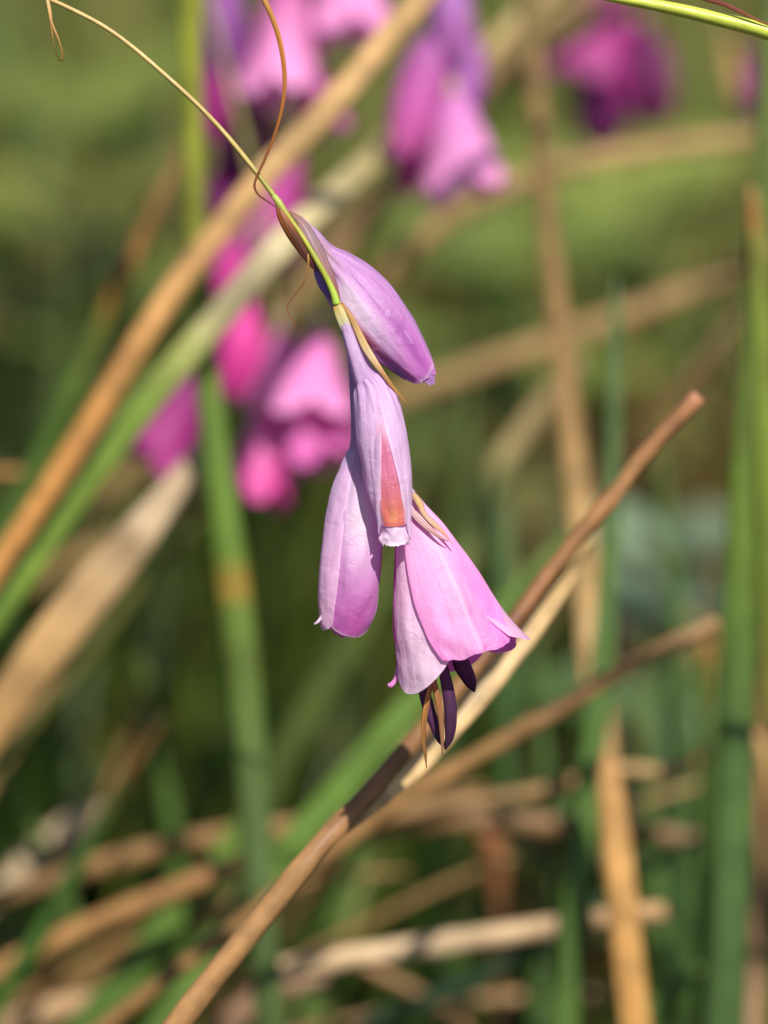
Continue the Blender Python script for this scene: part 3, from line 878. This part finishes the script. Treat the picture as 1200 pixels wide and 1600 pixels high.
# bracts round the upper node: dark brown inner one, pale membranous outer one
wire('bract', [(434, 318, 3), (441, 337, 6), (454, 361, 7), (470, 387, 6), (485, 410, 4), (494, 424, 0)], [7, 16, 19, 16, 10, 2],
     [(0, (150, 84, 34)), (0.25, (150, 80, 26)), (0.5, (96, 52, 26)), (0.8, (92, 44, 40)), (1, (110, 60, 60))], wand, MAT['bract'], flat=0.5, n=26)
wire('bract', [(452, 330, -8), (466, 342, -8), (478, 360, -8), (492, 388, -7), (508, 420, -6), (522, 452, -4), (530, 474, -2)], [3, 12, 20, 24, 20, 14, 5],
     [(0, (176, 120, 90)), (0.4, (184, 150, 160)), (0.8, (170, 110, 110)), (1, (150, 84, 50))], wand, MAT['bract'], flat=0.35, n=26)
# thin brown tendril looping over the stem and rising out of view
wire('tendril', [(433, 325, 2), (418, 315, 7), (404, 305, 9), (398, 292, 9), (402, 276, 9), (413, 252, 7), (428, 215, 4), (440, 172, 4), (445, 130, 3), (441, 84, 2), (430, 40, 2), (412, -2, 2), (395, -36, 0), (372, -60, -6)],
     [1.8, 2.6, 3.2, 3.8, 4, 4.4, 5, 6, 7.2, 8.4, 9.4, 10, 6, 1], [(0, (120, 62, 40)), (0.4, (150, 84, 36)), (0.7, (206, 130, 54)), (0.88, (226, 166, 92)), (1, (200, 140, 66))], wand, MAT['bract'], flat=0.5, n=90, twist=0.7)
wire('tendril', [(481, 398, 6), (482, 408, 8), (481, 424, 9), (474, 444, 9), (460, 462, 9), (449, 478, 9), (451, 490, 9), (459, 502, 9), (463, 517, 9)],
     [4, 3, 2.4, 2.2, 2.2, 2.2, 2.2, 2.4, 1.2], [(0, (190, 146, 70)), (0.4, (120, 72, 36)), (1, (150, 96, 56))], wand, MAT['bract'], n=50)
# withered dry loop at the upper end
wire('dry_bract', [(73, -4, -8), (77, 16, -6), (80, 36, -5), (82, 58, -4), (86, 76, -4), (93, 94, -4)], [5, 6, 5.5, 4, 3.5, 3],
     [(0, (214, 178, 122)), (0.5, (196, 140, 74)), (1, (170, 112, 50))], wand, MAT['bract'], flat=0.4, n=40, twist=2.0)
wire('dry_bract', [(79, 30, -4), (84, 44, -2), (91, 60, -1), (96, 76, 0), (98, 86, 0), (96, 94, -2), (91, 90, -4)], [3.5, 4, 3.6, 3.4, 4, 5, 2],
     [(0, (206, 160, 100)), (0.6, (190, 134, 66)), (1, (176, 118, 54))], wand, MAT['bract'], flat=0.4, n=36, twist=1.5)

# colours of the near petals (linear)
LIL = lin((224, 188, 226)); VIO = lin((190, 138, 206)); ORC = lin((212, 120, 204)); PNK = lin((240, 158, 218)); PPK = lin((250, 198, 234))
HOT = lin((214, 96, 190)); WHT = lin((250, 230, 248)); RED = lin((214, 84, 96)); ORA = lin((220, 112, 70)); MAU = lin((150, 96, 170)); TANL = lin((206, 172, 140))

def gauss(x, s): return math.exp(-(x / s) ** 2)

# --- uppermost flower
axA = Axis([(468, 340, -18, 6, 5), (488, 366, -24, 11, 10), (506, 393, -32, 17, 15), (524, 415, -38, 31, 26), (546, 442, -40, 42, 36), (576, 479, -36, 47, 40), (608, 519, -30, 43, 36), (634, 551, -26, 35, 29), (656, 578, -24, 25, 20), (668, 594, -24, 17, 13)])
fA = flower_tube(wand, axA, 0.0, 0.42, lambda u, v: mixc(mixc(LIL, TANL, .35), VIO, v), wr=0.05, shrink=0.92)
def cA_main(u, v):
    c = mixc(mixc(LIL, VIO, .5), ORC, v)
    c = mixc(c, WHT, 0.95 * gauss(u + 0.15, 0.38) * gauss(v - 0.50, 0.2))  # pale patch of the petal, strengthened by a painted highlight
    c = mixc(c, RED, 0.9 * gauss(u + 0.56, 0.17) * gauss(v - 0.55, 0.17))
    c = mixc(c, lin((176, 84, 180)), 0.85 * gauss(u - 0.5, 0.25) * gauss(v - 0.72, 0.28))
    c = mixc(c, TANL, 0.5 * gauss(v - 0.1, 0.12))
    return mixc(c, WHT, 0.55 * gauss(v - 1.0, 0.03) + 0.3 * gauss(abs(u) - 1, 0.06))
def cA_side(u, v):
    return mixc(mixc(LIL, VIO, .5), mixc(ORC, VIO, .35), v * 0.9)
def cA_back(u, v):
    return mixc(MAU, VIO, v)
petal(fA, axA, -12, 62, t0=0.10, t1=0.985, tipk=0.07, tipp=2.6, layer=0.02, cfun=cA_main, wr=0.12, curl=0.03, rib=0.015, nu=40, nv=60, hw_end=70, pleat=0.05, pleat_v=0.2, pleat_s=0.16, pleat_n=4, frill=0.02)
petal(fA, axA, 66, 50, t0=0.08, t1=1.0, tipk=0.08, layer=0.03, cfun=cA_side, wr=0.07, nu=30, nv=50, hw_end=52, edge_in=0.01, pleat=0.05, pleat_v=0.15, pleat_n=3)
petal(fA, axA, 130, 55, t0=0.1, t1=0.97, tipk=0.1, layer=0.0, cfun=cA_side, wr=0.06, nu=16, nv=30)
petal(fA, axA, -78, 44, t0=0.1, t1=0.88, tipk=0.10, layer=-0.02, cfun=cA_back, wr=0.12, nu=20, nv=36, frill=0.03)
petal(fA, axA, -140, 50, t0=0.1, t1=0.95, tipk=0.1, layer=0.0, cfun=cA_back, wr=0.08, nu=16, nv=30)
petal(fA, axA, 20, 60, t0=0.5, t1=1.05, tipk=0.08, layer=-0.14, cfun=cA_back, wr=0.14, nu=20, nv=20, frill=0.05)
# lilac bulge that shows left of the stem
wire('bract', [(488, 398, -16), (494, 412, -15), (500, 430, -14), (508, 448, -14), (516, 462, -15), (522, 472, -17)], [3, 10, 17, 17, 10, 2],
     [(0, (150, 110, 190)), (0.5, (160, 118, 204)), (1, (150, 110, 190))], wand, MAT['petal'], flat=0.5, n=24)

# --- lower bract of the second node with its long dry point
wire('bract', [(523, 470, 4), (531, 486, 6), (538, 502, 7), (546, 522, 6), (553, 545, 4), (560, 562, 2)], [10, 21, 24, 22, 15, 3],
     [(0, (190, 130, 60)), (0.15, (196, 170, 96)), (0.35, (206, 196, 140)), (0.6, (206, 186, 190)), (1, (180, 140, 196))], wand, MAT['bract'], flat=0.55, n=30)
wire('bract', [(534, 474, 7), (547, 494, 12), (558, 516, 14), (570, 542, 24), (582, 562, 34), (600, 588, 44), (617, 611, 44), (638, 634, 38)], [4, 8, 11, 13, 12, 8, 5.5, 1],
     [(0, (190, 130, 60)), (0.3, (196, 156, 96)), (0.55, (206, 176, 134)), (0.7, (176, 124, 70)), (1, (190, 138, 76))], wand, MAT['bract'], flat=0.35, n=46, twist=0.4)
wire('bract', [(527, 478, 0), (534, 500, -2), (541, 524, 0), (546, 545, 1), (548, 556, 1)], [4, 7, 6, 5, 1],
     [(0, (170, 130, 60)), (0.5, (200, 176, 120)), (1, (220, 200, 170))], wand, MAT['bract'], flat=0.4, n=22)

# --- middle flower, nearest of all
axB = Axis([(534, 492, 4, 7, 6), (546, 524, 8, 11, 10), (557, 556, 14, 14, 13), (567, 584, 22, 17, 16), (581, 608, 28, 28, 25), (591, 648, 34, 35, 31), (599, 695, 40, 37, 33), (606, 742, 45, 35, 31), (612, 785, 50, 29, 26), (616, 820, 54, 24, 21), (617, 846, 56, 23, 19)])
def cB(u, v):
    c = mixc(mixc(VIO, LIL, .7), mixc(LIL, WHT, .25), v * 1.4)
    return mixc(c, WHT, 0.5 * gauss(v - 1.0, 0.03) + 0.25 * gauss(abs(u) - 1, 0.06))
def cB_tube(u, v):
    return mixc(mixc(LIL, lin((170, 150, 190)), .4), mixc(VIO, LIL, .6), v)
def cB_red(u, v):
    base = mixc(mixc(VIO, LIL, .75), mixc(LIL, WHT, .35), v * 1.4)
    wv = 0.10 + 0.62 * max(0.0, min(1.0, (v - 0.30) / 0.5))
    e = u + 0.06 * noise.noise(Vector((u * 3, v * 9, 2.0))) + 0.04
    f = 1 / (1 + math.exp((abs(e) - wv) / 0.055))
    f *= max(0.0, min(1.0, (v - 0.24) / 0.22))
    c = mixc(lin((226, 120, 156)), lin((220, 110, 78)), (v - 0.60) * 3.4)
    c = mixc(c, lin((236, 172, 104)), 0.6 * gauss(e, 0.25) * gauss(v - 0.93, 0.08))
    c = mixc(c, lin((176, 52, 60)), 0.5 * gauss(v - 0.985, 0.02) + 0.4 * gauss(v - 0.44, 0.006) * (abs(e) < 0.2))
    c = mixc(c, lin((190, 60, 90)), 0.35 * max(0.0, noise.noise(Vector((u * 9, v * 22, 5.0)))))
    return mixc(base, c, 0.92 * f)
fB = flower_tube(wand, axB, 0.0, 0.46, cB_tube, wr=0.08, shrink=0.97)
petal(fB, axB, 2, 44, t0=0.36, t1=0.915, tipk=0.02, layer=0.045, cfun=cB_red, wr=0.05, nu=48, nv=90, hw_end=62, edge_in=0.05, pleat=0.04, pleat_v=0.05, pleat_s=0.2, pleat_n=2, label='pink petal with an orange stained lower half')
petal(fB, axB, -53, 62, t0=0.36, t1=0.95, tipk=0.06, tipshift=0.1, layer=0.07, cfun=cB, wr=0.12, nu=40, nv=60, hw_end=44, th_end=-98, wscale=(2.0, 5.0), pleat=0.06, pleat_v=0.05, pleat_s=0.2, pleat_n=4)
petal(fB, axB, 74, 70, t0=0.36, t1=0.985, tipk=0.05, layer=0.06, cfun=cB, wr=0.10, nu=40, nv=60, hw_end=50, th_end=101, pleat=0.06, pleat_v=0.05, pleat_s=0.25, pleat_n=5)
petal(fB, axB, 155, 50, t0=0.34, t1=0.99, tipk=0.08, layer=0.05, cfun=cB, wr=0.08, nu=16, nv=30)
petal(fB, axB, -145, 52, t0=0.34, t1=0.98, tipk=0.08, layer=0.05, cfun=cB, wr=0.08, nu=16, nv=30)
def cB_tip(u, v): return mixc(LIL, WHT, 0.4 + 0.5 * v)
petal(fB, axB, -8, 80, t0=0.87, t1=1.03, tipk=0.03, layer=-0.10, cfun=cB_tip, wr=0.22, flare=0.1, nu=30, nv=14, frill=0.025, wscale=(2.5, 3))
petal(fB, axB, 120, 75, t0=0.88, t1=1.02, tipk=0.03, layer=-0.10, cfun=cB_tip, wr=0.2, nu=20, nv=10, frill=0.025, wscale=(2.5, 3))

# --- left closed flower, behind the middle one
axC = Axis([(536, 496, -6, 5, 5), (550, 560, -16, 8, 8), (556, 630, -22, 10, 10), (560, 690, -24, 14, 13), (558, 730, -24, 25, 22), (556, 765, -22, 36, 30), (553, 810, -20, 42, 36), (550, 860, -16, 46, 40), (546, 910, -12, 46, 40), (542, 950, -10, 42, 36), (537, 980, -8, 34, 27), (534, 994, -8, 26, 20)])
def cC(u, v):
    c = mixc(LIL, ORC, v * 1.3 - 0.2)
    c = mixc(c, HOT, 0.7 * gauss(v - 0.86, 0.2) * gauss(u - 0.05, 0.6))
    c = mixc(c, WHT, 0.95 * gauss(u + 0.1, 0.45) * gauss(v - 0.36, 0.18))  # bright centre highlight painted into the petal colour
    return mixc(c, WHT, 0.75 * gauss(v - 1.0, 0.025) + 0.7 * gauss(abs(u) - 1, 0.05))
def cC_side(u, v):
    c = mixc(LIL, PPK, v)
    return mixc(c, WHT, 0.5 * gauss(v - 1.0, 0.03) + 0.4 * gauss(abs(u) - 1, 0.08))
def cC_in(u, v): return mixc(ORC, HOT, v)
fC = flower_tube(wand, axC, 0.0, 0.42, lambda u, v: mixc(VIO, LIL, v), wr=0.06, shrink=0.95)
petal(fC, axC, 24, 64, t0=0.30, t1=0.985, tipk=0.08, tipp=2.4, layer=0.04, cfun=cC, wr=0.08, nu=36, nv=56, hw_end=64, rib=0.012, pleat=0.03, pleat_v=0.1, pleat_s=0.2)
petal(fC, axC, -72, 56, t0=0.30, t1=0.985, tipk=0.05, tipshift=-0.2, layer=0.07, cfun=cC_side, wr=0.04, nu=22, nv=46, hw_end=46, flare=0.10)
petal(fC, axC, 118, 52, t0=0.30, t1=0.95, tipk=0.08, layer=0.02, cfun=cC_in, wr=0.05, nu=16, nv=30)
petal(fC, axC, 180, 52, t0=0.30, t1=0.97, tipk=0.08, layer=0.0, cfun=cC_in, wr=0.05, nu=16, nv=30)
petal(fC, axC, -128, 50, t0=0.30, t1=0.97, tipk=0.08, layer=0.02, cfun=cC_side, wr=0.05, nu=16, nv=30)
petal(fC, axC, 0, 60, t0=0.6, t1=1.005, tipk=0.10, layer=-0.18, cfun=cC_in, wr=0.1, nu=20, nv=24, frill=0.03)
wire('petal_tip', [(506, 958, 4), (501, 966, 6), (496, 972, 7), (491, 975, 6)], [5, 5, 4.5, 2.5], [(0, (226, 190, 226)), (1, (236, 220, 240))], fC, MAT['petal'], n=12, flat=0.5)

# --- open bell
axD = Axis([(566, 570, -12, 5, 5), (596, 660, -18, 6, 6), (624, 740, -22, 9, 9), (640, 784, -18, 17, 14), (653, 826, -12, 36, 26), (668, 874, -6, 54, 38), (682, 920, 0, 70, 48), (695, 964, 5, 83, 57), (706, 1000, 8, 92, 63), (717, 1034, 11, 101, 69)])
T0D = 0.335
def cD_mid(u, v):
    c = mixc(PPK, PNK, v * 1.1)
    c = mixc(c, lin((228, 128, 214)), 0.6 * gauss(u - 0.6, 0.4) * min(1, v * 1.6))
    c = mixc(c, WHT, 0.6 * gauss(u - 0.02, 0.045) * min(1, v * 2) * (1 - 0.5 * v))
    c = mixc(c, lin((206, 100, 196)), 0.30 * gauss(u - 0.14, 0.07) * gauss(v - 0.75, 0.3))
    return mixc(c, lin((224, 120, 208)), 0.55 * gauss(v - 1.0, 0.03) + 0.3 * gauss(u + 1, 0.10))
def cD_left(u, v):
    c = mixc(lin((252, 200, 236)), lin((255, 214, 243)), v)
    c = mixc(c, lin((222, 124, 210)), 0.6 * gauss(u + 0.85, 0.25))
    return mixc(c, WHT, 0.4 * gauss(u - 0.3, 0.3) * v)
def cD_right(u, v): return mixc(PNK, PPK, v)
def cD_in(u, v): return mixc(HOT, lin((216, 112, 200)), v)
def cD_tube(u, v): return mixc(mixc(VIO, LIL, .5), mixc(LIL, WHT, .4), v)
fD = flower_tube(wand, axD, 0.0, 0.42, cD_tube, wr=0.05, shrink=0.93)
petal(fD, axD, 180, 46, t0=T0D, t1=1.03, tipk=0.10, layer=-0.03, cfun=cD_in, wr=0.03, nu=18, nv=34, hw_end=36)
petal(fD, axD, 128, 44, t0=T0D, t1=1.02, tipk=0.08, layer=0.01, cfun=cD_in, wr=0.03, nu=18, nv=34, hw_end=34)
petal(fD, axD, -128, 46, t0=T0D, t1=1.05, tipk=0.09, layer=0.01, cfun=cD_in, wr=0.03, nu=18, nv=34, hw_end=36)
petal(fD, axD, 80, 54, t0=T0D, t1=1.005, tipk=0.035, tipp=2.4, layer=-0.02, cfun=cD_right, wr=0.02, nu=30, nv=50, hw_end=32, flare=0.19, flare_p=3.0, tipshift=0.1)
petal(fD, axD, -49, 62, t0=T0D, t1=1.085, tipk=0.13, tipp=2.0, layer=-0.02, cfun=cD_left, wr=0.04, nu=36, nv=56, hw_end=44, rib=0.012, tipshift=0.05)
petal(fD, axD, 20, 56, t0=T0D, t1=1.005, tipk=0.03, tipp=3.0, layer=0.10, cfun=cD_mid, wr=0.04, nu=40, nv=60, hw_end=33, rib=0.012, notch=-0.006, frill=0.011, pleat=0.006, pleat_v=0.6, pleat_s=0.4, pleat_n=3)
wire('petal_tip', [(625, 1030, 0), (622, 1050, 2), (618, 1062, 4), (611, 1070, 5), (606, 1069, 5)], [10, 9, 7, 8, 4], [(0, (222, 130, 206)), (1, (236, 160, 220))], fD, MAT['petal'], n=18, flat=0.5)
# papery bract on the shoulder of the bell
wire('bract', [(640, 770, 0), (648, 776, 8), (656, 790, 14), (662, 803, 20), (676, 817, 27), (692, 832, 33), (708, 852, 38)], [4, 10, 11, 8, 9, 6, 1.5],
     [(0, (214, 184, 150)), (0.3, (206, 160, 104)), (0.6, (214, 176, 150)), (0.85, (206, 150, 110)), (1, (226, 160, 190))], fD, MAT['bract'], flat=0.10, n=50, rough=0.35, twist=0.5)
wire('bract', [(638, 790, 8), (650, 806, 20), (668, 824, 30), (686, 838, 38), (700, 846, 40)], [4, 10, 9, 6, 1.5],
     [(0, (222, 190, 196)), (0.5, (226, 180, 180)), (1, (214, 150, 150))], fD, MAT['bract'], flat=0.08, n=40, rough=0.35)
# stamens and style branches
PUR = [(0, (70, 34, 74)), (0.6, (62, 28, 60)), (1, (52, 22, 48))]
wire('stamen', [(676, 960, 10), (688, 1010, 14), (694, 1050, 16), (701, 1085, 18), (704, 1120, 18), (702, 1150, 17), (695, 1170, 16)], [4, 8, 17, 20, 20, 15, 4], PUR, fD, MAT['anther'], flat=0.55, n=40, twist=0.3)
wire('stamen', [(664, 960, -10), (664, 1030, -4), (662, 1072, 0), (668, 1100, 3), (678, 1130, 5), (688, 1155, 6), (694, 1166, 6)], [4, 8, 17, 19, 17, 12, 3], PUR, fD, MAT['anther'], flat=0.55, n=40)
wire('stamen', [(700, 970, -20), (712, 1010, -18), (720, 1035, -16), (730, 1055, -14), (737, 1070, -12), (742, 1082, -12)], [4, 13, 26, 24, 17, 3], PUR, fD, MAT['anther'], flat=0.45, n=36)
wire('style_branch', [(678, 1000, 12), (676, 1050, 18), (682, 1085, 24), (687, 1115, 27), (690, 1145, 28), (691, 1178, 28)], [3, 9, 10, 8, 7, 1.5],
     [(0, (150, 96, 60)), (0.5, (160, 108, 62)), (1, (150, 112, 84))], fD, MAT['bract'], flat=0.5, n=36)
wire('style_branch', [(678, 1010, 14), (674, 1060, 20), (668, 1090, 24), (663, 1120, 26), (661, 1150, 26), (664, 1175, 25), (666, 1198, 24)], [3, 7, 9, 9, 7, 5, 1.2],
     [(0, (150, 96, 60)), (0.4, (170, 116, 60)), (1, (140, 100, 56))], fD, MAT['bract'], flat=0.5, n=40)

# ------------------------------------------------------------------ second sharp stem, entering at the upper right
p2 = [M(*p) for p in catmull([(880, -26, 10), (945, -6, 8), (1030, 10, 6), (1120, 30, 4), (1205, 52, 2), (1290, 84, 0)], 40)]
foot2 = Vector((p2[-1].x + 0.16, p2[-1].y + 0.1, -0.015))
apx = p2[-1] + (p2[-1] - p2[-2]).normalized() * 0.04
g = empty('flower_stalk_plant', foot2)
tag(g, 'glossy yellow green stem with a thin dark red bract, above the small purple spike', 'flower stem')
lead = bez(foot2, Vector((foot2.x, foot2.y, apx.z + 0.02)), p2[-1], 30)[:-1]
pts2 = lead + p2[::-1]
tt = (p2[0] - p2[1]).normalized()
pts2 += [p2[0] + tt * 0.008 * i + Vector((0, 0, 0.0006 * i)) for i in range(1, 7)]
n2 = len(pts2)
Wd = [0.0016] * len(lead) + [S * 0.5 * (28 - 16 * (i / 39) ** 1.2) for i in range(40)] + [S * 0.5 * (12 - 1.8 * i) for i in range(1, 7)]
build('stem', *strand(pts2, Wd, [ramp([(0, (110, 140, 50)), (0.45, (190, 200, 76)), (1, (196, 206, 84))], i / n2) for i in range(n2)], nside=14, keel=0.2), MAT['stem'], parent=g)
wire('bract', [(1060, -8, 14), (1095, 1, 20), (1130, 10, 22), (1160, 24, 22), (1190, 38, 20), (1225, 50, 16)], [2, 5, 7, 6, 4, 1], [(0, (110, 36, 26)), (0.5, (130, 50, 30)), (1, (170, 120, 60))], g, MAT['bract'], flat=0.5, n=30)
